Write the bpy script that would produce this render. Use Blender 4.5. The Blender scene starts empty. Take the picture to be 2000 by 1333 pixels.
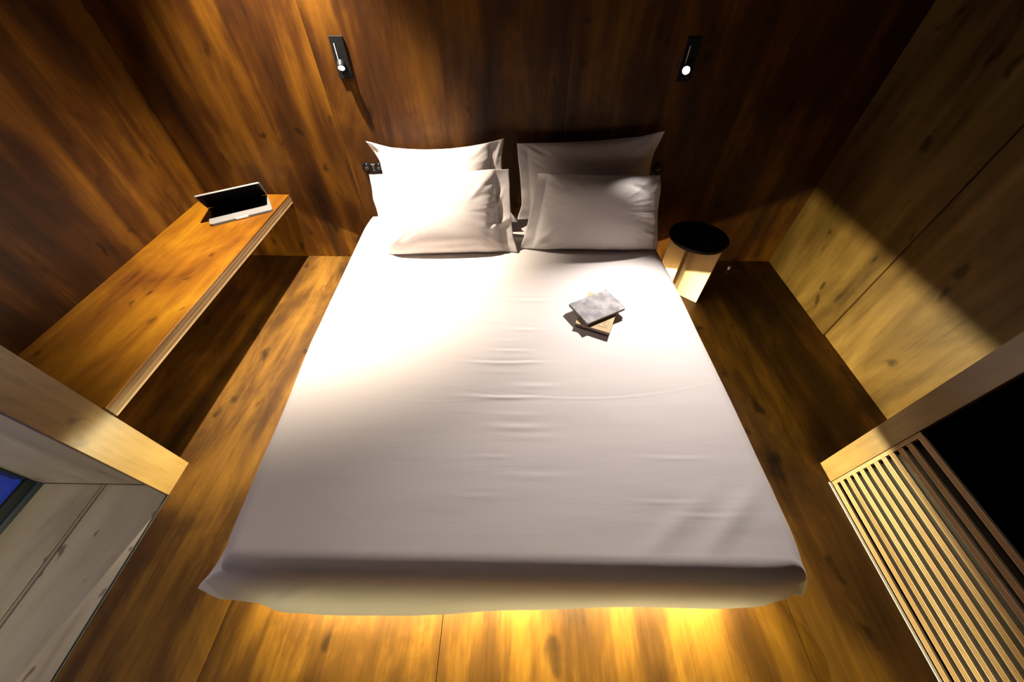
import bpy, bmesh, math, random
from mathutils import Vector, Matrix, noise
S = bpy.context.scene
C = S.collection
PI = math.pi

# ------------------------------------------------------------------ camera
cam_d = bpy.data.cameras.new('camera'); cam = bpy.data.objects.new('camera', cam_d); C.objects.link(cam)
yaw, pitch, roll = -0.01225, 0.84795, 0.00456
def cam_rows():
    cp, sp = math.cos(pitch), math.sin(pitch)
    f = Vector((0, cp, -sp)); r = Vector((1, 0, 0)); d = f.cross(r)
    M = Matrix((r, d, f))
    c, s = math.cos(yaw), math.sin(yaw); Rz = Matrix(((c, -s, 0), (s, c, 0), (0, 0, 1)))
    c, s = math.cos(roll), math.sin(roll); Rr = Matrix(((c, -s, 0), (s, c, 0), (0, 0, 1)))
    return Rr @ M @ Rz
M = cam_rows()
W = Matrix((M[0], -M[1], -M[2])).transposed().to_4x4(); W.translation = (0, 0, 1.6)
cam.matrix_world = W
cam_d.sensor_width = 36; cam_d.lens = 715.8 / 2000 * 36; cam_d.clip_start = 0.02
S.camera = cam

# ------------------------------------------------------------------ world, lights, exposure
S.view_settings.view_transform = 'Standard'; S.view_settings.look = 'None'
S.view_settings.gamma = 1; S.view_settings.use_curve_mapping = False
S.view_settings.exposure = 0.0
wd = bpy.data.worlds.new('dusk'); S.world = wd; wd.use_nodes = True
bg = wd.node_tree.nodes['Background']; bg.inputs[0].default_value = (0.003, 0.065, 0.62, 1); bg.inputs[1].default_value = 0.6

def spot(name, loc, target, power, deg, blend, col, radius):
    l = bpy.data.lights.new(name, 'SPOT'); l.energy = power; l.spot_size = math.radians(deg); l.spot_blend = blend
    l.color = col; l.shadow_soft_size = radius
    o = bpy.data.objects.new(name, l); C.objects.link(o); o.location = loc
    o.rotation_euler = (Vector(target) - Vector(loc)).to_track_quat('-Z', 'Y').to_euler(); return o
def area(name, loc, rot, sx, sy, power, col, spread=PI):
    l = bpy.data.lights.new(name, 'AREA'); l.shape = 'RECTANGLE'; l.size = sx; l.size_y = sy; l.energy = power
    l.color = col; l.spread = spread
    o = bpy.data.objects.new(name, l); C.objects.link(o); o.location = loc; o.rotation_euler = rot; return o

WARM = (1.0, 0.86, 0.70); COOL = (1.0, 0.91, 0.85); LED = (1.0, 0.87, 0.47)
# recessed ceiling downlight in the left rear corner
spot('ceiling_downlight', (-1.13, 1.98, 2.36), (-1.08, 1.88, 0), 1050, 72, 0.85, WARM, 0.02)
spot('ceiling_downlight_spill', (-1.13, 1.98, 2.35), (-1.10, 1.30, 0), 66, 98, 1.0, WARM, 0.02)
# reading lamps (their emitting lenses are modelled further down)
spot('reading_light_left', (-0.84, 2.10, 1.12), (-0.50, 1.75, 0.4), 8, 95, 0.9, COOL, 0.015)
spot('reading_light_right', (0.800, 2.12, 1.128), (0.45, 0.78, 0.36), 235, 71, 1.0, COOL, 0.015)
# led profile around the bed plinth
area('led_right', (0.702, 1.20, 0.032), (PI/2, 0, -PI/2), 1.66, 0.014, 44, LED)
area('led_left', (-0.802, 1.20, 0.032), (PI/2, 0, PI/2), 1.66, 0.014, 34, LED)
area('led_foot', (0, 0.249, 0.108), (-PI/2+0.10, 0, 0), 1.60, 0.014, 46, LED)
# soft fill spot added to brighten the window bay
spot('bay_fill', (-1.80, -0.95, 2.36), (-1.80, 0.42, 0.05), 70, 56, 1.0, (1.0, 0.93, 0.80), 0.05)

# ------------------------------------------------------------------ helpers
def tag(o, label=None, cat=None, group=None, kind=None):
    if label: o['label'] = label
    if cat: o['category'] = cat
    if group: o['group'] = group
    if kind: o['kind'] = kind
    return o
def empty(name, loc=(0, 0, 0), **k):
    o = bpy.data.objects.new(name, None); C.objects.link(o); o.location = loc; o.empty_display_size = 0.1
    return tag(o, **k)
def link(name, me, mat, parent=None, smooth=False):
    o = bpy.data.objects.new(name, me); C.objects.link(o)
    if mat: me.materials.append(mat)
    if smooth:
        for p in me.polygons: p.use_smooth = True
    if parent:
        bpy.context.view_layer.update()
        o.parent = parent; o.matrix_parent_inverse = Matrix.Translation(-Vector(parent.location)) if parent.rotation_euler.z == 0 else parent.matrix_world.inverted()
    return o
def bm_obj(name, bm, mat, parent=None, smooth=False):
    me = bpy.data.meshes.new(name); bm.normal_update(); bm.to_mesh(me); bm.free()
    return link(name, me, mat, parent, smooth)
def add_box(bm, x0, x1, y0, y1, z0, z1, bev=0.0):
    r = bmesh.ops.create_cube(bm, size=1)
    vs = r['verts']
    for v in vs:
        v.co = Vector(((x0+x1)/2 + v.co.x*(x1-x0), (y0+y1)/2 + v.co.y*(y1-y0), (z0+z1)/2 + v.co.z*(z1-z0)))
    if bev > 0:
        es = list({e for v in vs for e in v.link_edges})
        bmesh.ops.bevel(bm, geom=es, offset=bev, segments=2, affect='EDGES', profile=0.5)
def box(name, x0, x1, y0, y1, z0, z1, mat, parent=None, bev=0.0):
    bm = bmesh.new(); add_box(bm, x0, x1, y0, y1, z0, z1, bev)
    return bm_obj(name, bm, mat, parent)
def xform(bm, mtx, verts=None):
    bmesh.ops.transform(bm, matrix=mtx, verts=verts or bm.verts)
def add_cyl(bm, r, z0, z1, seg=32, r2=None, bev=0):
    res = bmesh.ops.create_cone(bm, cap_ends=True, segments=seg, radius1=r, radius2=r if r2 is None else r2, depth=z1-z0)
    for v in res['verts']: v.co.z += (z0+z1)/2
    if bev:
        es = [e for e in {e for v in res['verts'] for e in v.link_edges} if abs(e.verts[0].co.z-e.verts[1].co.z) < 1e-6]
        bmesh.ops.bevel(bm, geom=es, offset=bev, segments=2, affect='EDGES')
    return res['verts']

# ------------------------------------------------------------------ materials
def nmat(name):
    m = bpy.data.materials.new(name); m.use_nodes = True
    nt = m.node_tree; b = nt.nodes['Principled BSDF']; return m, nt, b
def plain(name, col, rough=0.5, metal=0.0, spec=0.5, emit=None, es=0):
    m, nt, b = nmat(name)
    n = nt.nodes.new('ShaderNodeTexNoise'); n.inputs['Scale'].default_value = 60
    mx = nt.nodes.new('ShaderNodeMix'); mx.data_type = 'RGBA'
    mx.inputs[6].default_value = (*[c*0.9 for c in col], 1); mx.inputs[7].default_value = (*col, 1)
    nt.links.new(n.outputs['Fac'], mx.inputs[0]); nt.links.new(mx.outputs[2], b.inputs['Base Color'])
    b.inputs['Roughness'].default_value = rough; b.inputs['Metallic'].default_value = metal
    b.inputs['Specular IOR Level'].default_value = spec
    if emit: b.inputs['Emission Color'].default_value = (*emit, 1); b.inputs['Emission Strength'].default_value = es
    return m
def wood(name, dark, mid, light, axis='Z', rough=0.38, knots=1.0, bump=0.12, ks=5.0, spec=0.5, streak=1.0, knotcol=None, layers=False, slow=0.10):
    m, nt, b = nmat(name); N = nt.nodes.new; L = nt.links.new
    tc = N('ShaderNodeTexCoord'); oi = N('ShaderNodeObjectInfo')
    mu = N('ShaderNodeMath'); mu.operation = 'MULTIPLY'; mu.inputs[1].default_value = 31.7; L(oi.outputs['Random'], mu.inputs[0])
    ad = N('ShaderNodeVectorMath'); ad.operation = 'ADD'; L(tc.outputs['Object'], ad.inputs[0]); L(mu.outputs[0], ad.inputs[1])
    def mapped(k):
        mp = N('ShaderNodeMapping'); s = [1, 1, 1]; s['XYZ'.index(axis)] = k
        mp.inputs['Scale'].default_value = s; L(ad.outputs[0], mp.inputs['Vector']); return mp.outputs[0]
    def nz(vec, sc, det, ro=0.6, dist=0.0):
        n = N('ShaderNodeTexNoise'); n.inputs['Scale'].default_value = sc; n.inputs['Detail'].default_value = det
        n.inputs['Roughness'].default_value = ro; n.inputs['Distortion'].default_value = dist; L(vec, n.inputs['Vector']); return n.outputs['Fac']
    n1 = nz(mapped(slow), 6.5, 5, 0.55, 0.6); n2 = nz(mapped(0.40), 4.0, 5, 0.62, 0.5); n3 = nz(mapped(0.03), 95, 3, 0.6)
    def mad(a, k, c=None):
        x = N('ShaderNodeMath'); x.operation = 'MULTIPLY'; L(a, x.inputs[0]); x.inputs[1].default_value = k
        if c is None: return x.outputs[0]
        y = N('ShaderNodeMath'); y.operation = 'ADD'; L(x.outputs[0], y.inputs[0]); L(c, y.inputs[1]); return y.outputs[0]
    f = mad(n1, 0.44*streak, mad(n2, 0.48, mad(n3, 0.08 + 0.44*(1-streak))))
    cr = N('ShaderNodeValToRGB'); L(f, cr.inputs[0]); e = cr.color_ramp.elements
    e[0].position = 0.36; e[0].color = (*dark, 1); e[1].position = 0.64; e[1].color = (*light, 1)
    q = e.new(0.49); q.color = (*mid, 1)
    col = cr.outputs[0]
    if knots > 0:
        # wobble coordinates so the knots are not perfect circles
        wn = N('ShaderNodeTexNoise'); wn.inputs['Scale'].default_value = 9; wn.inputs['Detail'].default_value = 2; L(ad.outputs[0], wn.inputs['Vector'])
        wm = N('ShaderNodeVectorMath'); wm.operation = 'SCALE'; L(wn.outputs['Color'], wm.inputs[0]); wm.inputs['Scale'].default_value = 0.10
        wa = N('ShaderNodeVectorMath'); wa.operation = 'ADD'; L(mapped(0.5), wa.inputs[0]); L(wm.outputs[0], wa.inputs[1])
        for (sc, rad, thr) in ((ks, 0.17, 0.45), (ks*2.1, 0.24, 0.60)):
            v = N('ShaderNodeTexVoronoi'); v.inputs['Scale'].default_value = sc; L(wa.outputs[0], v.inputs['Vector'])
            mr = N('ShaderNodeMapRange'); mr.interpolation_type = 'SMOOTHSTEP'; L(v.outputs['Distance'], mr.inputs[0])
            mr.inputs[1].default_value = rad*0.25; mr.inputs[2].default_value = rad; mr.inputs[3].default_value = 1; mr.inputs[4].default_value = 0
            sp = N('ShaderNodeSeparateColor'); L(v.outputs['Color'], sp.inputs[0])
            gt = N('ShaderNodeMath'); gt.operation = 'GREATER_THAN'; L(sp.outputs[0], gt.inputs[0]); gt.inputs[1].default_value = thr
            mm = N('ShaderNodeMath'); mm.operation = 'MULTIPLY'; L(mr.outputs[0], mm.inputs[0]); L(gt.outputs[0], mm.inputs[1])
            m2 = N('ShaderNodeMath'); m2.operation = 'MULTIPLY'; L(mm.outputs[0], m2.inputs[0]); m2.inputs[1].default_value = 0.8*knots
            mx = N('ShaderNodeMix'); mx.data_type = 'RGBA'; L(m2.outputs[0], mx.inputs[0]); L(col, mx.inputs[6])
            kc = knotcol or tuple(c*0.35 for c in dark); mx.inputs[7].default_value = (*kc, 1); col = mx.outputs[2]
    L(col, b.inputs['Base Color']); b.inputs['Roughness'].default_value = rough; b.inputs['Specular IOR Level'].default_value = spec
    bp = N('ShaderNodeBump'); bp.inputs['Strength'].default_value = bump; bp.inputs['Distance'].default_value = 0.004
    L(mad(n3, 0.6, mad(n2, 0.6)), bp.inputs['Height']); L(bp.outputs[0], b.inputs['Normal'])
    return m
ST = dict(dark=(0.010, 0.0028, 0.0003), mid=(0.048, 0.0150, 0.0008), light=(0.150, 0.059, 0.0035))
wood_wall = wood('stained_spruce_wall', axis='Z', rough=0.48, spec=0.25, knots=0.9, **ST)
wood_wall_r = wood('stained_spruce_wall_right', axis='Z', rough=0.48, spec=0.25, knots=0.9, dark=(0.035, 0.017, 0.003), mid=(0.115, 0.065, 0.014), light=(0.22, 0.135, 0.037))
wood_floor = wood('stained_spruce_floor', axis='Y', rough=0.5, spec=0.22, knots=0.85, dark=(0.012, 0.004, 0.0005), mid=(0.070, 0.030, 0.0035), light=(0.215, 0.102, 0.011))
wood_bench = wood('stained_spruce_bench', axis='Y', rough=0.33, knots=0.8, dark=(0.05, 0.012, 0.0006), mid=(0.14, 0.051, 0.0016), light=(0.25, 0.112, 0.004), ks=6)
wood_edge = wood('plywood_edge', axis='Y', rough=0.5, knots=0, dark=(0.09, 0.05, 0.02), mid=(0.17, 0.11, 0.055), light=(0.25, 0.175, 0.09))
wood_jamb = wood('stained_spruce_jamb', axis='Z', rough=0.36, knots=0.9, dark=(0.10, 0.055, 0.015), mid=(0.22, 0.14, 0.048), light=(0.32, 0.22, 0.09), ks=5)
wood_pale = wood('pale_spruce_floor', axis='Y', rough=0.5, knots=1.0, dark=(0.34, 0.27, 0.19), mid=(0.50, 0.42, 0.31), light=(0.60, 0.52, 0.40), knotcol=(0.14, 0.08, 0.035), ks=9)
wood_streak = wood('pith_streak', axis='Y', rough=0.5, knots=0, dark=(0.15, 0.10, 0.06), mid=(0.26, 0.19, 0.13), light=(0.38, 0.30, 0.21))
wood_pale_w = wood('pale_spruce_wall', axis='Z', rough=0.5, knots=0.8, dark=(0.36, 0.29, 0.20), mid=(0.52, 0.44, 0.32), light=(0.62, 0.54, 0.41), knotcol=(0.2, 0.10, 0.05), ks=7)
wood_slat = wood('birch_plywood_slat', axis='Y', rough=0.5, knots=0.25, dark=(0.28, 0.175, 0.075), mid=(0.38, 0.26, 0.13), light=(0.48, 0.35, 0.2), ks=9)
wood_slat_core = wood('birch_plywood_core', axis='Y', rough=0.6, knots=0, dark=(0.12, 0.06, 0.02), mid=(0.20, 0.11, 0.04), light=(0.3, 0.17, 0.07))
wood_birch = wood('birch_stool', axis='Z', rough=0.5, knots=0, dark=(0.52, 0.41, 0.28), mid=(0.60, 0.49, 0.35), light=(0.66, 0.56, 0.42), bump=0.05)
wood_birch_edge = wood('birch_stool_edge', axis='Z', rough=0.55, knots=0, dark=(0.16, 0.09, 0.03), mid=(0.26, 0.15, 0.06), light=(0.34, 0.2, 0.09), bump=0.05)
dark_seat = wood('black_stained_seat', axis='X', rough=0.5, knots=0, dark=(0.006, 0.003, 0.002), mid=(0.010, 0.005, 0.003), light=(0.016, 0.008, 0.005), bump=0.05)
black_metal = plain('black_metal', (0.006, 0.006, 0.007), 0.5, 0.0, 0.2)
black_matte = plain('black_matte', (0.004, 0.004, 0.005), 0.8)
dark_frame = plain('dark_window_frame', (0.012, 0.022, 0.035), 0.4)
unlit_dark = plain('unlit_void_black', (0.006, 0.004, 0.003), 0.8, spec=0.2)  # near-black colour stands in for the unlit space at the stair opening
steel = plain('steel', (0.55, 0.55, 0.56), 0.3, 1.0)
alu = plain('brushed_aluminium', (0.16, 0.155, 0.15), 0.5, 0.2)
white_plastic = plain('white_plastic', (0.7, 0.68, 0.65), 0.4)
keys_black = plain('keyboard_black', (0.004, 0.004, 0.005), 0.7, spec=0.2)
screen_black = plain('screen_black', (0.003, 0.003, 0.004), 0.25, spec=0.3)
lens_on = plain('lamp_lens_lit', (1, 1, 1), 0.4, emit=(1, 0.97, 0.93), es=22)
led_on = plain('led_diffuser_lit', (1, 0.9, 0.7), 0.4, emit=(1, 0.78, 0.38), es=6)
paint_ceiling = wood('ceiling_spruce', axis='Y', dark=(0.012, 0.004, 0.001), mid=(0.04, 0.014, 0.003), light=(0.07, 0.03, 0.006))
terrace = plain('terrace_stone', (0.55, 0.72, 0.85), 0.8)

def cloth(name, col, wrk=0.0):
    m, nt, b = nmat(name); N = nt.nodes.new; L = nt.links.new
    b.inputs['Roughness'].default_value = 0.85; b.inputs['Specular IOR Level'].default_value = 0.15
    b.inputs['Sheen Weight'].default_value = 0.15
    tc = N('ShaderNodeTexCoord')
    n = N('ShaderNodeTexNoise'); n.inputs['Scale'].default_value = 260; n.inputs['Detail'].default_value = 2; L(tc.outputs['Object'], n.inputs['Vector'])
    mx = N('ShaderNodeMix'); mx.data_type = 'RGBA'; mx.inputs[6].default_value = (*[c*0.965 for c in col], 1); mx.inputs[7].default_value = (*col, 1)
    L(n.outputs['Fac'], mx.inputs[0]); L(mx.outputs[2], b.inputs['Base Color'])
    mp = N('ShaderNodeMapping'); mp.inputs['Scale'].default_value = (1.2, 9, 9) ; L(tc.outputs['Object'], mp.inputs['Vector'])
    w = N('ShaderNodeTexNoise'); w.inputs['Scale'].default_value = 2.2; w.inputs['Detail'].default_value = 3; L(mp.outputs[0], w.inputs['Vector'])
    bp = N('ShaderNodeBump'); bp.inputs['Strength'].default_value = wrk; bp.inputs['Distance'].default_value = 0.01
    L(w.outputs['Fac'], bp.inputs['Height']); L(bp.outputs[0], b.inputs['Normal'])
    return m
sheet = cloth('white_cotton_cover', (0.655, 0.60, 0.575), 0.10)
nt = sheet.node_tree; tl = nt.nodes.new('ShaderNodeBsdfTranslucent'); tl.inputs['Color'].default_value = (0.7, 0.66, 0.6, 1)
msx = nt.nodes.new('ShaderNodeMixShader'); msx.inputs[0].default_value = 0.02
nt.links.new(nt.nodes['Principled BSDF'].outputs[0], msx.inputs[1]); nt.links.new(tl.outputs[0], msx.inputs[2]); nt.links.new(msx.outputs[0], nt.nodes['Material Output'].inputs['Surface'])
pillow_m = cloth('white_cotton_pillow', (0.68, 0.625, 0.60), 0.14)
mattress_m = cloth('mattress_ticking', (0.70, 0.64, 0.52), 0.05)

# ------------------------------------------------------------------ room shell
XL, XR, YB = -1.97, 1.827, 2.213          # left wall, right wall, rear wall
XJL, XJR = -1.456, 1.384                  # partition ends
HC = 2.42
floor = empty('floor', (0, 0, 0), kind='structure')
g = 0.0012
def poly_panel(pts, mat, parent, name='floor_panel', z0=-0.03, z1=0.0):
    bm = bmesh.new()
    lo = [bm.verts.new((x, y, z0)) for x, y in pts]; hi = [bm.verts.new((x, y, z1)) for x, y in pts]
    bm.faces.new(hi); bm.faces.new(lo[::-1])
    for i in range(len(pts)): j = (i+1) % len(pts); bm.faces.new((lo[i], lo[j], hi[j], hi[i]))
    return bm_obj(name, bm, mat, parent)
Y1 = YB+0.02
poly_panel([(XJL+g, -1.6), (-1.0-g, -1.6), (-1.0-g, Y1), (XL-0.02, Y1), (XL-0.02, 0.5580), (XJL-0.0165, 0.5580), (XJL-0.0165, 0.5145), (XJL+g, 0.5145)], wood_floor, floor)
poly_panel([(-1.0+g, -1.6), (-0.238-g, -1.6), (-0.238-g, Y1), (-1.0+g, Y1)], wood_floor, floor)
poly_panel([(-0.238+g, -1.6), (0.985-g, -1.6), (0.985-g, Y1), (-0.238+g, Y1)], wood_floor, floor)
poly_panel([(0.985+g, -1.6), (1.372-g, -1.6), (1.372-g, 0.6175), (XR+0.02, 0.6175), (XR+0.02, Y1), (0.985+g, Y1)], wood_floor, floor)
box('subfloor', XL-0.1, XR+0.6, -1.7, YB+0.1, -0.09, -0.034, unlit_dark, floor)
o1 = box('pale_floorboard', -2.035, -1.7815, -1.6, 0.5575, -0.034, -0.008, wood_pale, floor, 0.002); o1['label'] = 'pale untreated spruce floorboard beside the window'
for xa, xb, mm_ in ((-1.7805, -1.776, wood_streak), (-1.775, -1.768, wood_pale), (-1.767, -1.7595, wood_streak)):
    box('floor_fillet', xa, xb, -1.6, 0.5575, -0.034, -0.0082, mm_, floor)
o2 = box('pale_floorboard', -1.759, XJL-0.012, -1.6, 0.5575, -0.034, -0.008, wood_pale, floor, 0.002); o2['label'] = 'pale untreated spruce floorboard beside the dark track'
box('void_floor', 1.402, 2.4, -1.6, 0.618, -0.034, -0.012, unlit_dark, floor)

wb = empty('wall_back', (0, YB, 0), kind='structure')
for a, c_ in ((XL, -1.0), (-1.0, 0.25), (0.25, XR)):
    box('wall_panel', a+0.0008, c_-0.0008, YB, YB+0.03, 0.0, HC, wood_wall, wb, 0.0006)
box('wall_core', XL-0.3, XR+0.3, YB+0.031, YB+0.06, -0.1, HC+0.05, unlit_dark, wb)
wl = empty('wall_left', (XL, 1.4, 0), kind='structure')
for a, c_ in ((0.655, YB),):
    box('wall_panel', XL-0.03, XL, a+0.001, c_-0.001, 0.0, HC, wood_wall, wl, 0.0008)
box('wall_core', XL-0.06, XL-0.0305, 0.60, YB+0.03, -0.1, HC, unlit_dark, wl)
wr = empty('wall_right', (XR, 1.4, 0), kind='structure')
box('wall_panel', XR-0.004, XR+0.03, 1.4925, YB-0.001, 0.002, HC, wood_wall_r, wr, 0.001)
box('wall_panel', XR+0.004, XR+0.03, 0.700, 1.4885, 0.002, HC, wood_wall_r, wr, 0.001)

pl = empty('wall_partition_left', (XJL, 0.6, 0), kind='structure')
o = box('end_board', XJL-0.016, XJL, 0.514, 0.655, 0.0, HC, wood_jamb, pl, 0.001)
o = box('pale_panel', XL-0.1, XJL-0.0165, 0.557, 0.590, 0.0002, HC, wood_pale_w, pl); o['label'] = 'pale untreated spruce facing'
o = box('rear_panel', XL-0.03, XJL-0.0165, 0.620, 0.654, 0.0, HC, wood_wall, pl)
o = box('shadow_gap', XJL-0.0225, XJL-0.0164, 0.519, 0.5565, 0.0, HC, black_matte, pl)  # black strip stands in for the shade in the gap behind the end board
pr = empty('wall_partition_right', (XJR, 0.65, 0), kind='structure')
box('end_board', XJR, XJR+0.016, 0.618, 0.702, 0.0, HC, wood_jamb, pr, 0.001)
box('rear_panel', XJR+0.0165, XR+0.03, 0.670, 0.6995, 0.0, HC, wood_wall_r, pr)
box('front_panel', XJR+0.0165, 2.4, 0.620, 0.645, -0.01, HC, unlit_dark, pr)

rail_grey = plain('dark_grey_rail', (0.09, 0.085, 0.08), 0.6, 0, 0.3)
t1 = empty('trim_1', (XJL, 0, 0), kind='structure')
box('track_rail', XJL-0.0105, XJL-0.0075, -1.6, 0.513, -0.012, 0.002, rail_grey, t1)
box('track_rail', XJL-0.0035, XJL-0.0010, -1.6, 0.513, -0.012, 0.002, rail_grey, t1)
box('track_channel', XJL-0.0115, XJL, -1.6, 0.513, -0.02, -0.010, black_metal, t1)
t2 = empty('trim_2', (1.376, 0, 0), kind='structure')
box('track_rail', 1.3735, 1.3830, -1.6, 0.616, -0.002, 0.003, plain('trim_reflection_pale', (0.75, 0.73, 0.70), 0.4), t2, 0.0006)  # pale colour stands in for bright reflections on the metal trim

ceil = box('ceiling', XL-0.2, 2.5, -1.7, YB+0.05, HC, HC+0.05, paint_ceiling); ceil['kind'] = 'structure'
fr = box('wall_front', -2.2, 2.5, -1.70, -1.6, -0.1, HC, paint_ceiling); fr['kind'] = 'structure'
vw = box('wall_stair', 2.4, 2.46, -1.6, 0.64, -0.1, HC, unlit_dark); vw['kind'] = 'structure'

# window of the left bay: floor to ceiling, dusk outside
w1 = empty('window_1', (-2.05, -0.5, 0), kind='structure')
bm = bmesh.new(); add_box(bm, -2.074, -2.036, -1.6, 0.556, -0.02, 0.012, 0.002); bm_obj('sill', bm, plain('slate_blue_sill', (0.035, 0.06, 0.09), 0.5), w1)
bm = bmesh.new()
add_box(bm, -2.062, -2.046, -1.6, 0.556, 0.012, 0.052, 0.001); add_box(bm, -2.10, -2.045, -1.6, 0.556, HC-0.06, HC, 0.002)
add_box(bm, -2.10, -2.045, 0.548, 0.5565, 0.058, HC-0.06); add_box(bm, -2.10, -2.045, -1.6, -1.55, 0.058, HC-0.06, 0.002)
bm_obj('window_frame', bm, dark_frame, w1)
box('gasket', -2.061, -2.050, -1.55, 0.547, 0.0525, 0.058, black_matte, w1)
gm, nt, b = nmat('window_glass'); nt.nodes.remove(b)
tr = nt.nodes.new('ShaderNodeBsdfTransparent'); gl = nt.nodes.new('ShaderNodeBsdfGlossy'); gl.inputs['Roughness'].default_value = 0.02
ms = nt.nodes.new('ShaderNodeMixShader'); fz = nt.nodes.new('ShaderNodeFresnel'); fz.inputs['IOR'].default_value = 1.45
nt.links.new(fz.outputs[0], ms.inputs[0]); nt.links.new(tr.outputs[0], ms.inputs[1]); nt.links.new(gl.outputs[0], ms.inputs[2])
nt.links.new(ms.outputs[0], nt.nodes['Material Output'].inputs['Surface'])
box('pane', -2.058, -2.053, -1.55, 0.547, 0.0585, HC-0.06, gm, w1)
gr = box('ground', -12, -2.11, -8, 10, -0.35, -0.25, terrace); gr['kind'] = 'structure'

# ------------------------------------------------------------------ bench along the left wall
bench = empty('wall_bench', (-1.7, 1.4, 0.42), label='long low orange-stained plywood bench along the left wall, carrying the laptop', cat='bench')
box('bench_top', XL+0.001, -1.4452, 0.657, YB-0.001, 0.458, 0.468, wood_bench, bench, 0.001)
for i, (z0, z1, m_) in enumerate(((0.4485, 0.4575, wood_edge), (0.4395, 0.448, wood_edge), (0.4315, 0.439, wood_slat_core), (0.4215, 0.431, wood_edge), (0.4125, 0.421, wood_slat))):
    box('plywood_ply', XL+0.001, -1.4452-0.0005*(i % 2), 0.657, YB-0.001, z0, z1, m_, bench)

# ------------------------------------------------------------------ bed
ZT = 0.365
def lerp(a, b, t): return a + (b-a)*t
def interp(tab, t):
    if t <= tab[0][0]: return tab[0][1]
    for (a, va), (b_, vb) in zip(tab, tab[1:]):
        if t <= b_: 
            s = (t-a)/(b_-a); s = s*s*(3-2*s)*0.3 + s*0.7
            return lerp(va, vb, s)
    return tab[-1][1]
bed = empty('bed', (0, 1.2, 0), label='low double bed floating on a lit plinth against the rear wall', cat='bed')
box('plinth', -0.780, 0.680, 0.31, 2.19, 0.001, 0.095, wood_slat_core, bed)
box('bed_base', -0.872, 0.852, 0.258, 2.20, 0.096, 0.128, wood_slat, bed, 0.003)
box('mattress', -0.880, 0.836, 0.268, 2.205, 0.130, ZT-0.022, mattress_m, bed, 0.05)
for nm, (x0, x1, y0, y1) in (('a', (0.6805, 0.6845, 0.35, 2.05)), ('b', (-0.7845, -0.7805, 0.35, 2.05)), ('c', (-0.76, 0.76, 0.2505, 0.2545))):
    zz = 0.100 if nm == 'c' else 0.024
    box('led_strip', x0, x1, y0, y1, zz, zz+0.016, led_on, bed)
# cover: top sheet + rounded shoulder + hanging skirt
XLt = [(0.18, -0.888), (0.26, -0.893), (0.66, -0.912), (1.10, -0.944), (1.45, -0.952), (2.2, -0.968)]
XRt = [(0.18, 0.895), (0.30, 0.892), (0.80, 0.884), (1.37, 0.864), (1.80, 0.838), (2.2, 0.825)]
YF, YH = 0.180, 2.145
R_ = 0.065
random.seed(4)
wr_list = []
for i in range(17):
    yy = 0.42 + i*0.062 + random.uniform(-.02, .02)
    wr_list.append((random.uniform(-0.14, 0.10), yy, random.uniform(.04, .12), random.uniform(.006, .014), random.uniform(0.0005, 0.0019)))
wr_list += [(-0.05, 0.962, 0.13, .008, .0032), (-0.02, 0.79, 0.10, .007, .0032), (0.22, 0.79, 0.50, .004, .0010), (-0.35, 0.77, 0.2, .004, .0006),
            (0.62, 0.36, 0.10, .006, .0008), (0.50, 0.40, 0.10, .006, .0008), (0.56, 0.55, 0.12, .007, .0007)]
def top_z(x, y):
    z = ZT + 0.004*noise.noise(Vector((x*1.7, y*1.7, 3.1))) + 0.0012*noise.noise(Vector((x*3, y*9, 1.0)))
    for (cx, cy, sx, sy, a) in wr_list:
        dy = (y - cy - 0.25*(x-cx)**2)/sy
        if abs(dy) < 4:
            dx = (x-cx)/sx
            if abs(dx) < 3: z += a*math.exp(-dx*dx)*(math.exp(-dy*dy) - 0.55*math.exp(-(dy-1.6)**2))
    # shallow drape folds running diagonally over the foot right
    for (x0, y0, ux, uy, a) in ((0.60, 0.27, 0.75, 0.66, .004), (0.40, 0.25, 0.80, 0.6, .003)):
        px, py = x-x0, y-y0; along = px*ux+py*uy; d = px*uy-py*ux
        z += a*math.exp(-(d/0.03)**2)*math.exp(-((along-0.12)/0.16)**2)
    return z
bm = bmesh.new()
NX, NY = 120, 330
grid = []
for j in range(NY+1):
    y = lerp(YF+R_, YH-0.02, j/NY); row = []
    xl = interp(XLt, y)+R_; xr = interp(XRt, y)-R_
    for i in range(NX+1):
        x = lerp(xl, xr, i/NX); row.append(bm.verts.new((x, y, top_z(x, y))))
    grid.append(row)
for j in range(NY):
    for i in range(NX): bm.faces.new((grid[j][i], grid[j][i+1], grid[j+1][i+1], grid[j+1][i]))
# boundary loop, counter clockwise seen from above starting at foot-left
loop = [grid[0][i] for i in range(NX+1)] + [grid[j][NX] for j in range(1, NY+1)] + [grid[NY][i] for i in range(NX-1, -1, -1)] + [grid[j][0] for j in range(NY-1, 0, -1)]
n = len(loop)
base_n = []
for k, v in enumerate(loop):
    if k <= NX: d = Vector((0, -1, 0))
    elif k <= NX+NY: d = Vector((1, 0, 0))
    elif k <= 2*NX+NY: d = Vector((0, 1, 0))
    else: d = Vector((-1, 0, 0))
    base_n.append(d)
corn = [0, NX, NX+NY, 2*NX+NY]
cpos = [loop[c].co.copy() for c in corn]
def out_dir(k):
    d = base_n[k].copy(); co = loop[k].co
    for ci, cp in zip(corn, cpos):
        dist = (co-cp).length; rad = 0.10
        if dist < rad:
            diag = {0: Vector((-1, -1, 0)), 1: Vector((1, -1, 0)), 2: Vector((1, 1, 0)), 3: Vector((-1, 1, 0))}[corn.index(ci)].normalized()
            t = dist/rad; d = (diag*(1-t)+d*t).normalized()
    return d
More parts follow.
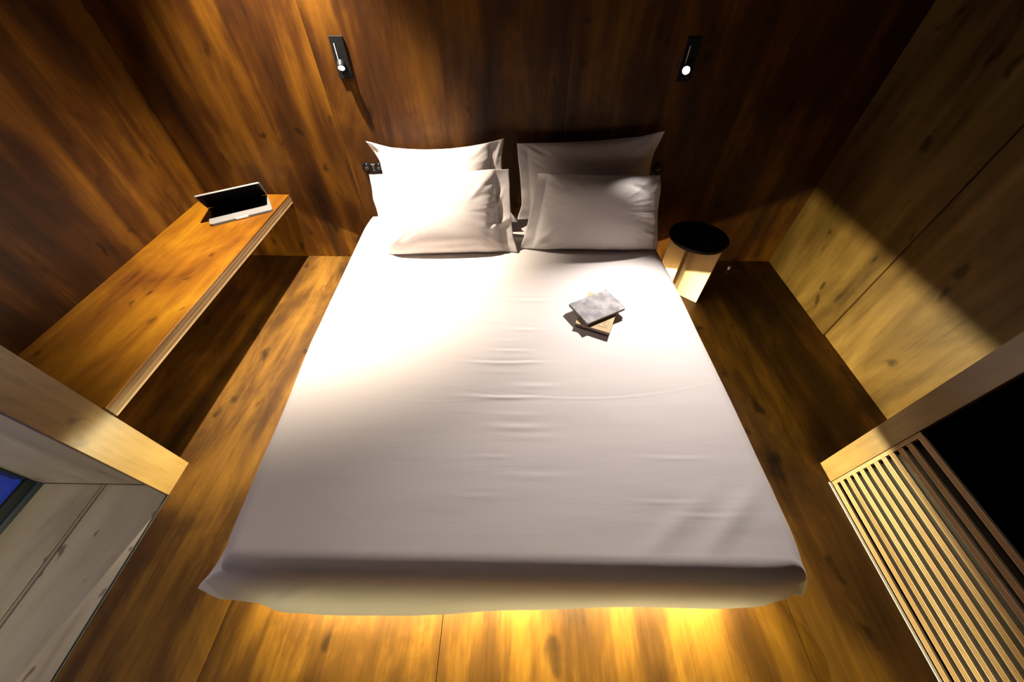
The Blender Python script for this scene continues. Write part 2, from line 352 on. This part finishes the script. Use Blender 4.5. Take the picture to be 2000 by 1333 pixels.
# foot hem (z about .13) as a function of x; side hems flare a little
HF = [(-1.06, 0.176), (-0.96, 0.146), (-0.835, 0.138), (-0.739, 0.115), (-0.60, 0.107), (-0.40, 0.112), (-0.216, 0.118), (0.0, 0.131), (0.2, 0.138), (0.41, 0.147), (0.68, 0.145), (0.81, 0.150), (0.905, 0.171), (0.975, 0.207), (1.035, 0.268), (1.045, 0.31)]
ZH = 0.128
def hem(k):
    co = loop[k].co; t = None
    if k <= NX:
        s = k/NX; x = lerp(-1.052, 0.93, s); y = interp(HF, x)
    elif k <= NX+NY:
        s = (co.y-(YF+R_))/(YH-YF); y = co.y; x = interp(XRt, y) + 0.035 + 0.010*noise.noise(Vector((y*6, 2, 0)))
        if co.y < 0.45:
            q = (0.45-co.y)/(0.45-YF-R_); q = q*q*(3-2*q)
            # rounded corner hanging to the right
            xx = lerp(x, 1.02, math.sin(min(1, q*1.0)*PI)*0.5 + 0.0); 
            a = q; x = lerp(x, 0.95, a**3) + 0.085*math.sin(PI*min(1, q*0.92)); y = lerp(y, 0.186, a**1.4)
    elif k <= 2*NX+NY:
        x = co.x; y = YH
    else:
        y = co.y; x = interp(XLt, y) - 0.030 - 0.010*noise.noise(Vector((y*6, 5, 0)))
        if co.y < 0.50:
            q = (0.50-co.y)/(0.50-YF-R_); x = lerp(x, -1.056, q**1.7); y = lerp(y, 0.178, q**2)
    z = ZH + 0.006*noise.noise(Vector((x*5, y*5, 7)))
    return Vector((x, y, z))
rings = [loop]
TH = 8
for r in range(1, TH+1):
    th = PI/2*r/TH; ring = []
    for k, v in enumerate(loop):
        d = out_dir(k); ring.append(bm.verts.new(v.co + d*R_*math.sin(th) - Vector((0, 0, R_*(1-math.cos(th))))))
    rings.append(ring)
last = [v.co.copy() for v in rings[-1]]
NS = 12
for r in range(1, NS+1):
    t = r/NS; ring = []
    for k in range(n):
        p = last[k]; h = hem(k); q = p.lerp(h, t); q.z = lerp(p.z, h.z, t)
        # belly: stays close to mattress first, then flares
        a0 = loop[k].co
        e_ = t**(0.75 if (a0.x < -0.6 and a0.y < 0.6) else 1.25)
        q.x = lerp(p.x, h.x, e_); q.y = lerp(p.y, h.y, e_)
        a = loop[k].co
        q += out_dir(k)*0.004*t*noise.noise(Vector((a.x*7, a.y*7, t*1.5)))
        ring.append(bm.verts.new(q))
    rings.append(ring)
for a, b_ in zip(rings, rings[1:]):
    for k in range(n):
        k2 = (k+1) % n
        bm.faces.new((a[k], b_[k], b_[k2], a[k2]))
bmesh.ops.recalc_face_normals(bm, faces=bm.faces)
cov = bm_obj('bed_cover', bm, sheet, None, True)
tag(cov, label='smooth white cotton cover draped over the bed down to the lit gap', cat='bedspread')

# ------------------------------------------------------------------ pillows
def pillow(name, TL, TR, BR, BL, T, seed, label, flange=(0.05, 0.05), ears=(0, 0, 0, 0), pinch=0.03, wr=1.0, fold=None, group='white pillows at the head of the bed'):
    """corners seen from the bed foot; ears = how far each corner (TL,TR,BR,BL) sticks out"""
    TL, TR, BR, BL = map(Vector, (TL, TR, BR, BL))
    ctr = (TL+TR+BR+BL)/4
    nx = (TR-TL).normalized(); ny = (TL-BL).normalized(); nn = nx.cross(ny).normalized()
    if nn.y > 0: nn = -nn
    U, V = 92, 64
    bm = bmesh.new(); fr_, bk = [], []
    def base(u, v):
        p = (BL*(1-u)+BR*u)*(1-v) + (TL*(1-u)+TR*u)*v
        a, b2 = 2*u-1, 2*v-1
        # edges pulled in between the corners
        p -= ny*b2*(pinch if b2 > 0 else pinch*0.15)*(1-a*a)*abs(b2)
        p -= nx*a*pinch*0.8*(1-b2*b2)*abs(a)**1.5
        for (cu, cv, e_) in ((0, 1, ears[0]), (1, 1, ears[1]), (1, 0, ears[2]), (0, 0, ears[3])):
            w = max(0, 1-abs(u-cu)/0.14)*max(0, 1-abs(v-cv)/0.22); w = w*w*(3-2*w)
            p += (nx*(1 if cu else -1)*1.0 + ny*(0.45 if cv else -0.25))*e_*w
        return p
    for j in range(V+1):
        rf, rb = [], []
        for i in range(U+1):
            u, v = i/U, j/V
            a = 2*u-1; b2 = 2*v-1
            fa = flange[0] if a < 0 else flange[1]
            aa = min(1, abs(a)/(1-2*fa)); bb = min(1, abs(b2)/0.985)
            h = (max(0, 1-aa**2.8)**0.5)*(max(0, 1-bb**(3.0 if b2 > 0 else 2.1))**0.5)
            p = base(u, v)
            w = 1-h
            N1 = noise.noise(Vector((u*3.1+seed, v*2.3, seed)))
            # radiating puckers close to the corners and the closed ends
            ang = math.atan2(b2*0.7, a)
            puck = noise.noise(Vector((ang*5.5+seed*3, (abs(a)+abs(b2))*1.2, seed)))
            puck += 0.6*noise.noise(Vector((ang*13+seed*3, (abs(a)+abs(b2))*2.2, seed+4)))
            cw = (abs(a)**3*0.7 + abs(b2)**4*0.25)*wr
            fl = noise.noise(Vector((u*9+seed, v*7, seed+9)))
            sg = math.sqrt(h)
            off = T/2*h + (0.010*N1*h + 0.014*puck*cw*min(1, h*3+0.15))
            wave = 0.012*wr*w*noise.noise(Vector((u*6+seed, v*6, seed+2)))*(abs(a)**4+abs(b2)**6)
            sag = 0.0
            if fold:
                for (fu, fv, fa_, fd, fs, ln) in fold:
                    du, dv = (u-fu)*1.45, v-fv
                    al = du*math.cos(fa_)+dv*math.sin(fa_); pe = -du*math.sin(fa_)+dv*math.cos(fa_)
                    sag += fd*math.exp(-(pe/fs)**2)*math.exp(-(al/ln)**2)
            P = p + nn*wave
            rf.append(bm.verts.new(P + nn*(off+sag + 0.0015)))
            rb.append(bm.verts.new(P - nn*(T/2*h*0.75 + 0.0015)))
        fr_.append(rf); bk.append(rb)
    for j in range(V):
        for i in range(U):
            bm.faces.new((fr_[j][i], fr_[j][i+1], fr_[j+1][i+1], fr_[j+1][i]))
            bm.faces.new((bk[j][i], bk[j+1][i], bk[j+1][i+1], bk[j][i+1]))
    for i in range(U):
        bm.faces.new((fr_[0][i], bk[0][i], bk[0][i+1], fr_[0][i+1])); bm.faces.new((fr_[V][i], fr_[V][i+1], bk[V][i+1], bk[V][i]))
    for j in range(V):
        bm.faces.new((fr_[j][0], fr_[j+1][0], bk[j+1][0], bk[j][0])); bm.faces.new((fr_[j][U], bk[j][U], bk[j+1][U], fr_[j+1][U]))
    bmesh.ops.recalc_face_normals(bm, faces=bm.faces)
    # keep it on the bed and in front of the wall
    for v in bm.verts:
        if v.co.z < ZT+0.006: v.co.z = ZT+0.006 + (v.co.z-ZT-0.006)*0.04
        if v.co.y > YB-0.004: v.co.y = YB-0.004
    root = empty(name, (ctr.x, ctr.y, ZT)); tag(root, label=label, cat='pillow', group=group)
    o = bm_obj('pillowcase', bm, pillow_m, root, True)
    # stitched seam where the case flap begins
    for side, fa in ((0, flange[0]), (1, flange[1])):
        if fa < 0.06: continue
        u = fa*1.05 if side == 0 else 1-fa*1.05
        i = round(u*U); pts = [fr_[j][i].co.copy() for j in range(2, V-1)] if False else None
    return root, o
pillow('pillow', (-0.785, 2.130, 0.800), (-0.080, 2.135, 0.835), (-0.028, 1.985, 0.430), (-0.800, 1.985, 0.400), 0.15, 1.3,
       'rear left pillow, upright against the wall, brightly lit with a curled corner', (0.03, 0.10), (0.045, 0.006, 0.035, 0), 0.035, 1.3,
       fold=[(0.93, 0.80, 1.2, -0.012, 0.03, 0.14), (0.97, 0.9, 1.3, 0.018, 0.025, 0.12), (0.5, 0.5, 0.6, 0.002, 0.03, 0.08)])
pillow('pillow', (-0.010, 2.135, 0.815), (0.755, 2.145, 0.862), (0.745, 1.985, 0.400), (0.030, 1.985, 0.450), 0.11, 5.1,
       'rear right pillow, upright against the wall with a sharp upper right corner', (0.08, 0.03), (-0.005, 0.030, 0, 0.025), 0.012, 1.0,
       fold=[(0.10, 0.92, -0.7, 0.010, 0.02, 0.10), (0.16, 0.9, -0.6, -0.008, 0.02, 0.10), (0.07, 0.8, -0.9, 0.006, 0.02, 0.10)])
pillow('pillow', (-0.810, 1.965, 0.718), (-0.040, 1.950, 0.760), (-0.005, 1.760, 0.374), (-0.735, 1.715, 0.374), 0.20, 8.7,
       'front left pillow, leaning, its left side glaring white', (0.03, 0.10), (-0.012, -0.006, 0.012, -0.01), 0.012, 1.4,
       fold=[(0.86, 0.45, 1.35, -0.010, 0.035, 0.30), (0.92, 0.36, 0.6, 0.012, 0.03, 0.10), (0.80, 0.78, 0.9, 0.007, 0.03, 0.16), (0.5, 0.10, 0.05, -0.006, 0.03, 0.3), (0.9, 0.6, 1.1, 0.008, 0.02, 0.15)])
pillow('pillow', (0.105, 1.965, 0.735), (0.775, 1.975, 0.725), (0.808, 1.790, 0.372), (0.025, 1.790, 0.374), 0.165, 12.4,
       'front right pillow, leaning, in half shade beside the stool', (0.09, 0.02), (-0.006, -0.012, 0.004, 0.004), 0.012, 1.3,
       fold=[(0.95, 0.50, 1.7, 0.006, 0.03, 0.22), (0.16, 0.2, 0.9, 0.010, 0.03, 0.12), (0.96, 0.86, 1.0, 0.014, 0.04, 0.10), (0.80, 0.84, -0.4, -0.004, 0.03, 0.10)])

# ------------------------------------------------------------------ books
def book(name, cx, cy, z0, w, l, th, rot, cover_m, page_m, label, print_=False):
    """w along local x (short), l along local y"""
    root = empty(name, (cx, cy, z0)); tag(root, label=label, cat='book', group='two books on the bed')
    RM = Matrix.Translation((cx, cy, z0)) @ Matrix.Rotation(rot, 4, 'Z')
    bm = bmesh.new()
    c = 0.0012
    add_box(bm, -w/2, w/2, -l/2, l/2, 0, c, 0.0004); add_box(bm, -w/2, w/2, -l/2, l/2, th-c, th, 0.0004)
    add_box(bm, -w/2, -w/2+c, -l/2, l/2, 0, th, 0.0005)
    xform(bm, RM); bm_obj('book_cover', bm, cover_m, root)
    bm = bmesh.new()
    npg = 14
    for i in range(npg):
        z = c + (th-2*c)*i/npg; e_ = 0.0006*((i*7) % 3)
        add_box(bm, -w/2+c, w/2-0.002-e_, -l/2+0.002+e_, l/2-0.002-e_, z, z+(th-2*c)/npg*0.93)
    xform(bm, RM); bm_obj('page_block', bm, page_m, root)
    return root, RM
cream = plain('cream_paper', (0.46, 0.35, 0.20), 0.85, 0, 0.1)
page = plain('page_edges', (0.74, 0.60, 0.44), 0.8)
ink = plain('print_ink', (0.03, 0.028, 0.028), 0.9, 0, 0.1)
grey_m, nt, b = nmat('grey_mottled_cover')
tc = nt.nodes.new('ShaderNodeTexCoord'); nn_ = nt.nodes.new('ShaderNodeTexNoise'); nn_.inputs['Scale'].default_value = 25; nn_.inputs['Detail'].default_value = 5
nt.links.new(tc.outputs['Object'], nn_.inputs['Vector']); rp = nt.nodes.new('ShaderNodeValToRGB'); nt.links.new(nn_.outputs['Fac'], rp.inputs[0])
rp.color_ramp.elements[0].position = 0.35; rp.color_ramp.elements[0].color = (0.19, 0.183, 0.187, 1); rp.color_ramp.elements[1].position = 0.65; rp.color_ramp.elements[1].color = (0.33, 0.32, 0.325, 1)
nt.links.new(rp.outputs[0], b.inputs['Base Color']); b.inputs['Roughness'].default_value = 0.8; b.inputs['Specular IOR Level'].default_value = 0.1
zb = ZT + 0.006
# lower book: short edge from (0.276,1.184) to (0.426,1.123)
rot1 = math.atan2(1.123-1.184, 0.426-0.276)
def along(p, rot, dx, dy): return (p[0]+dx*math.cos(rot)-dy*math.sin(rot), p[1]+dx*math.sin(rot)+dy*math.cos(rot))
c1 = along((0.351, 1.1535), rot1, 0, 0.118)
bk1, RM1 = book('book', c1[0], c1[1], zb, 0.160, 0.236, 0.019, rot1, cream, page, 'cream book with small print, lower of the two on the bed')
# printed lines of small glyphs on the lower right of the cover (unreadable in the photograph)
bm = bmesh.new(); random.seed(11)
for ln in range(4):
    x = -0.005 + random.uniform(0, .008)
    y = -0.052 - ln*0.014 + 0.0
    while x < 0.062:
        wch = random.uniform(0.003, 0.0065)
        if random.random() < 0.72:
            add_box(bm, x, x+wch, y-0.0006, y+0.0006, 0.0191, 0.0193)
            add_box(bm, x+wch*0.3, x+wch*0.45, y-0.003, y+0.003, 0.0191, 0.0193)
            if random.random() < .5: add_box(bm, x, x+wch*.8, y+0.0022, y+0.003, 0.0191, 0.0193)
        x += wch + random.uniform(0.0012, 0.004)
xform(bm, RM1); o = bm_obj('cover_print', bm, ink, bk1)
rot2 = math.atan2(1.274-1.166, 0.516-0.323)
c2 = (0.3895, 1.284)
book('book', c2[0], c2[1], zb+0.0196, 0.222, 0.150, 0.015, rot2, grey_m, page, 'grey mottled book lying askew on top of the cream one')

# ------------------------------------------------------------------ laptop on the bench
ang = math.atan2(2.004-1.829, -1.449+1.726)
lp = empty('laptop', (-1.65, 2.0, 0.469), label='half-open silver laptop with black screen and keys on the bench', cat='laptop')
org = Vector((-1.7265, 1.8285, 0.4685))
LM = Matrix.Translation(org) @ Matrix.Rotation(ang, 4, 'Z')       # local x along front edge, y towards hinge
wL, dL = 0.327, 0.212
def slab(bm, w, d, z0, z1, r):
    pts = []
    for (cx, cy, a0) in ((w-r, r, -PI/2), (w-r, d-r, 0), (r, d-r, PI/2), (r, r, PI)):
        for s in range(6):
            a = a0 + PI/2*s/5; pts.append((cx+r*math.cos(a), cy+r*math.sin(a)))
    lo = [bm.verts.new((x, y, z0)) for x, y in pts]; hi = [bm.verts.new((x, y, z1)) for x, y in pts]
    bm.faces.new(hi); bm.faces.new(lo[::-1])
    for i in range(len(pts)): j = (i+1) % len(pts); bm.faces.new((lo[i], lo[j], hi[j], hi[i]))
bm = bmesh.new(); slab(bm, wL, dL, 0.0015, 0.013, 0.014)
xform(bm, LM); bm_obj('laptop_base', bm, alu, lp)
bm = bmesh.new(); add_box(bm, 0.016, wL-0.016, 0.080, dL-0.006, 0.0132, 0.0138); xform(bm, LM); kb = bm_obj('keyboard', bm, keys_black, lp)
bm = bmesh.new()
for r in range(6):
    for c_ in range(14):
        if r == 0 and 4 <= c_ <= 8: continue
        x0 = 0.021 + c_*0.0204; y0 = 0.085 + r*0.0178
        add_box(bm, x0, x0+0.0175, y0, y0+0.015, 0.0139, 0.0152)
add_box(bm, 0.021+4*0.0204, 0.021+9*0.0204-0.003, 0.085, 0.100, 0.0139, 0.0152)
xform(bm, LM); bm_obj('keys', bm, keys_black, kb)
bm = bmesh.new(); add_box(bm, wL/2-0.045, wL/2+0.045, 0.014, 0.074, 0.0131, 0.0134, 0.0001); xform(bm, LM); bm_obj('trackpad', bm, plain('trackpad_grey', (0.17, 0.165, 0.16), 0.5, 0.2), lp)
bm = bmesh.new(); add_box(bm, wL/2-0.032, wL/2+0.032, -0.003, 0.006, 0.004, 0.0138, 0.001); xform(bm, LM); bm_obj('opening_notch', bm, white_plastic, lp)
# lid hinged at the back, opened about 42 degrees
open_a = math.radians(41)
LL = LM @ Matrix.Translation((0, dL-0.004, 0.0150)) @ Matrix.Rotation(PI - open_a, 4, 'X')
# after the rotation local +y points from hinge towards the lid's free edge, +z faces away from the keyboard
bm = bmesh.new(); slab(bm, wL, 0.208, -0.0072, 0.0, 0.012); xform(bm, LL)
lid = bm_obj('laptop_lid', bm, alu, lp)
bm = bmesh.new(); add_box(bm, 0.005, wL-0.005, 0.012, 0.203, 0.0002, 0.0010); xform(bm, LL); bm_obj('screen', bm, screen_black, lid)
bm = bmesh.new(); vs = add_cyl(bm, 0.0045, 0.03, wL-0.03, 16); xform(bm, LM @ Matrix.Translation((0, dL-0.005, 0.013)) @ Matrix.Rotation(PI/2, 4, 'Y')); bm_obj('hinge', bm, black_metal, lp)

# ------------------------------------------------------------------ stool used as a night stand
sc = Vector((1.052, 1.865, 0.0))
st = empty('stool', sc, label='round black-topped stool on a pale crossed plywood base, right of the bed', cat='stool')
bm = bmesh.new(); add_cyl(bm, 0.163, 0.404, 0.424, 72, bev=0.003); xform(bm, Matrix.Translation(sc)); bm_obj('seat', bm, dark_seat, st)
a1 = math.atan2(-0.65, 0.76)
def panel(rot, half0, half1, th, nm='base_panel'):
    bm = bmesh.new(); add_box(bm, half0, half1, -th/2, th/2, 0.001, 0.4035, 0.001)
    xform(bm, Matrix.Translation(sc) @ Matrix.Rotation(rot, 4, 'Z')); return bm_obj(nm, bm, wood_birch, st)
panel(a1, -0.145, 0.148, 0.020)
panel(a1-PI/2, 0.0105, 0.135, 0.020); panel(a1+PI/2, 0.0105, 0.120, 0.020)
for (rot, d_) in ((a1-PI/2, 0.135),):
    bm = bmesh.new(); add_box(bm, d_, d_+0.002, -0.0095, 0.0095, 0.001, 0.4035); xform(bm, Matrix.Translation(sc) @ Matrix.Rotation(rot, 4, 'Z')); bm_obj('edge_band', bm, wood_birch_edge, st)

# ------------------------------------------------------------------ wall reading lamps
def wall_lamp(name, cx, zc, label, head_dir, head_at, lr=0.0165):
    root = empty(name, (cx, YB, zc)); tag(root, label=label, cat='lamp', group='reading lamps on the rear wall')
    hw, hh = 0.033, 0.085
    bm = bmesh.new(); add_box(bm, cx-hw, cx+hw, YB-0.010, YB, zc-hh, zc+hh, 0.0015); bm_obj('back_plate', bm, black_metal, root)
    # white strip stands in for a bright reflection on the lamp
    bm = bmesh.new(); add_box(bm, cx-0.0165, cx-0.0125, YB-0.0125, YB-0.0095, zc-0.048, zc+0.058, 0.0008); bm_obj('glint_strip', bm, white_plastic, root)
    p0 = Vector((cx+0.002, YB-0.012, zc-0.052)); hd = Vector(head_dir).normalized()
    q = hd.to_track_quat('Z', 'Y').to_matrix().to_4x4()
    ha = Vector(head_at)
    bm = bmesh.new(); add_cyl(bm, 0.0195, -0.028, 0.0, 32, bev=0.002); xform(bm, Matrix.Translation(ha) @ q)
    arm_len = 0.0
    hdm = bm_obj('lamp_head', bm, black_metal, root)
    bm = bmesh.new(); add_cyl(bm, lr, 0.0002, 0.002, 32); xform(bm, Matrix.Translation(ha) @ q); bm_obj('lens', bm, lens_on, hdm, True)
    # joint between plate and head
    back = ha - hd*0.024; tgt = Vector((cx, YB-0.008, zc-0.03)); v = tgt-back
    bm = bmesh.new(); add_cyl(bm, 0.006, 0, v.length, 16); xform(bm, Matrix.Translation(back) @ v.to_track_quat('Z', 'Y').to_matrix().to_4x4()); bm_obj('swivel_arm', bm, black_metal, root)
    for sx in (-0.006, 0.010):
        bm = bmesh.new(); add_cyl(bm, 0.0025, 0, 0.003, 12); xform(bm, Matrix.Translation((cx+sx, YB-0.010, zc-0.070)) @ Matrix.Rotation(PI/2, 4, 'X')); bm_obj('screw', bm, steel, root)
    return root
wall_lamp('reading_lamp', -0.867, 1.170, 'black wall reading lamp left of the pillows, seen clearly against the orange wood', (0.10, -0.72, -0.65), (-0.868, YB-0.036, 1.137), 0.0145)
wall_lamp('reading_lamp', 0.824, 1.170, 'glaring wall reading lamp right of the pillows, its plate lost in the dark', (-0.25, -0.9, -0.10), (0.808, YB-0.050, 1.141))

# ------------------------------------------------------------------ round switches beside the pillows
def switch_dev(name, xs, z, label):
    root = empty(name, (sum(xs)/len(xs), YB, z)); tag(root, label=label, cat='switch')
    if len(xs) > 1:
        bm = bmesh.new(); add_box(bm, xs[0]+0.006, xs[1]-0.006, YB-0.006, YB, z-0.020, z+0.020, 0.001); bm_obj('bridge_plate', bm, plain('grey_bridge', (0.10, 0.09, 0.085), 0.5), root)
    for x in xs:
        bm = bmesh.new(); add_cyl(bm, 0.031, 0, 0.014, 40, bev=0.003); xform(bm, Matrix.Translation((x, YB, z)) @ Matrix.Rotation(PI/2, 4, 'X')); rs = bm_obj('rosette', bm, black_metal, root)
        bm = bmesh.new(); add_cyl(bm, 0.011, 0.014, 0.019, 24, bev=0.001); xform(bm, Matrix.Translation((x, YB, z)) @ Matrix.Rotation(PI/2, 4, 'X')); bm_obj('collar', bm, plain('bronze_collar', (0.10, 0.07, 0.055), 0.4, 0.6), rs)
        bm = bmesh.new(); bmesh.ops.create_uvsphere(bm, u_segments=16, v_segments=10, radius=0.0035); xform(bm, Matrix.Translation((x+0.002, YB-0.014, z+0.024))); bm_obj('stud', bm, steel, rs, True)
        bm = bmesh.new(); add_cyl(bm, 0.003, 0.019, 0.034, 12, r2=0.0042); xform(bm, Matrix.Translation((x, YB, z)) @ Matrix.Rotation(PI/2-0.25, 4, 'X')); bm_obj('toggle', bm, steel, rs)
switch_dev('wall_switch', (-0.893, -0.822), 0.643, 'pair of round black wall switches left of the pillows')
switch_dev('wall_switch', (0.832,), 0.652, 'round black wall switch peeping out right of the pillows')

# ------------------------------------------------------------------ door stop on the floor near the right rear corner
ds = empty('door_stop', (1.50, 2.115, 0), label='small steel door stop on the dark floor behind the stool', cat='door stop')
bm = bmesh.new(); add_cyl(bm, 0.013, 0.001, 0.026, 24, r2=0.011, bev=0.0015); xform(bm, Matrix.Translation((1.50, 2.115, 0))); bm_obj('stop_body', bm, steel, ds, False)
bm = bmesh.new(); add_cyl(bm, 0.016, 0.0005, 0.004, 24); xform(bm, Matrix.Translation((1.50, 2.115, 0))); bm_obj('rubber_ring', bm, black_matte, ds)

# ------------------------------------------------------------------ slatted plywood screen at the stair opening
scr = empty('slatted_screen', (1.40, -0.5, 0), label='low plywood screen of horizontal slats in front of the dark stair opening', cat='screen')
X0, X1 = 1.3855, 1.4005
YE, YS = 0.6165, -1.58
def lam(x0, x1, y0, y1, z0, z1, parent, name, axis_vertical=False):
    """plywood board: two pale faces with a darker core line on the visible edge"""
    bm = bmesh.new(); add_box(bm, x0, x1, y0, y1, z0, z1, 0.0008); o = bm_obj(name, bm, wood_slat, parent)
    bm = bmesh.new()
    if axis_vertical:
        w = y1-y0
        for t in (0.30, 0.62): add_box(bm, x0-0.0004, x0+0.001, y0+w*t, y0+w*(t+0.12), z0, z1)
    else:
        h = z1-z0
        for t in (0.28, 0.60): add_box(bm, x0-0.0004, x0+0.001, y0, y1, z0+h*t, z0+h*(t+0.13))
    bm_obj('veneer_line', bm, wood_slat_core, o)
    return o
lam(X0, X1, YE-0.014, YE-0.0005, 0.0035, 0.462, scr, 'stile', True)
lam(X0, X1, YS, YS+0.03, 0.0035, 0.462, scr, 'stile', True)
pitch_s = 0.0385
for i in range(12):
    z0 = 0.0045 + i*pitch_s; z1 = z0 + 0.0205
    if i == 11: z0 = 0.4400; z1 = 0.4610
    lam(X0+0.0005, X0+0.0095, YS+0.031, YE-0.0145, z0, z1, scr, 'slat')
box('void_shade_sheet', X1+0.02, X1+0.03, YS+0.031, YE-0.0145, 0.0045, 0.436, black_matte, scr)  # black sheet stands in for the dark void behind the slats
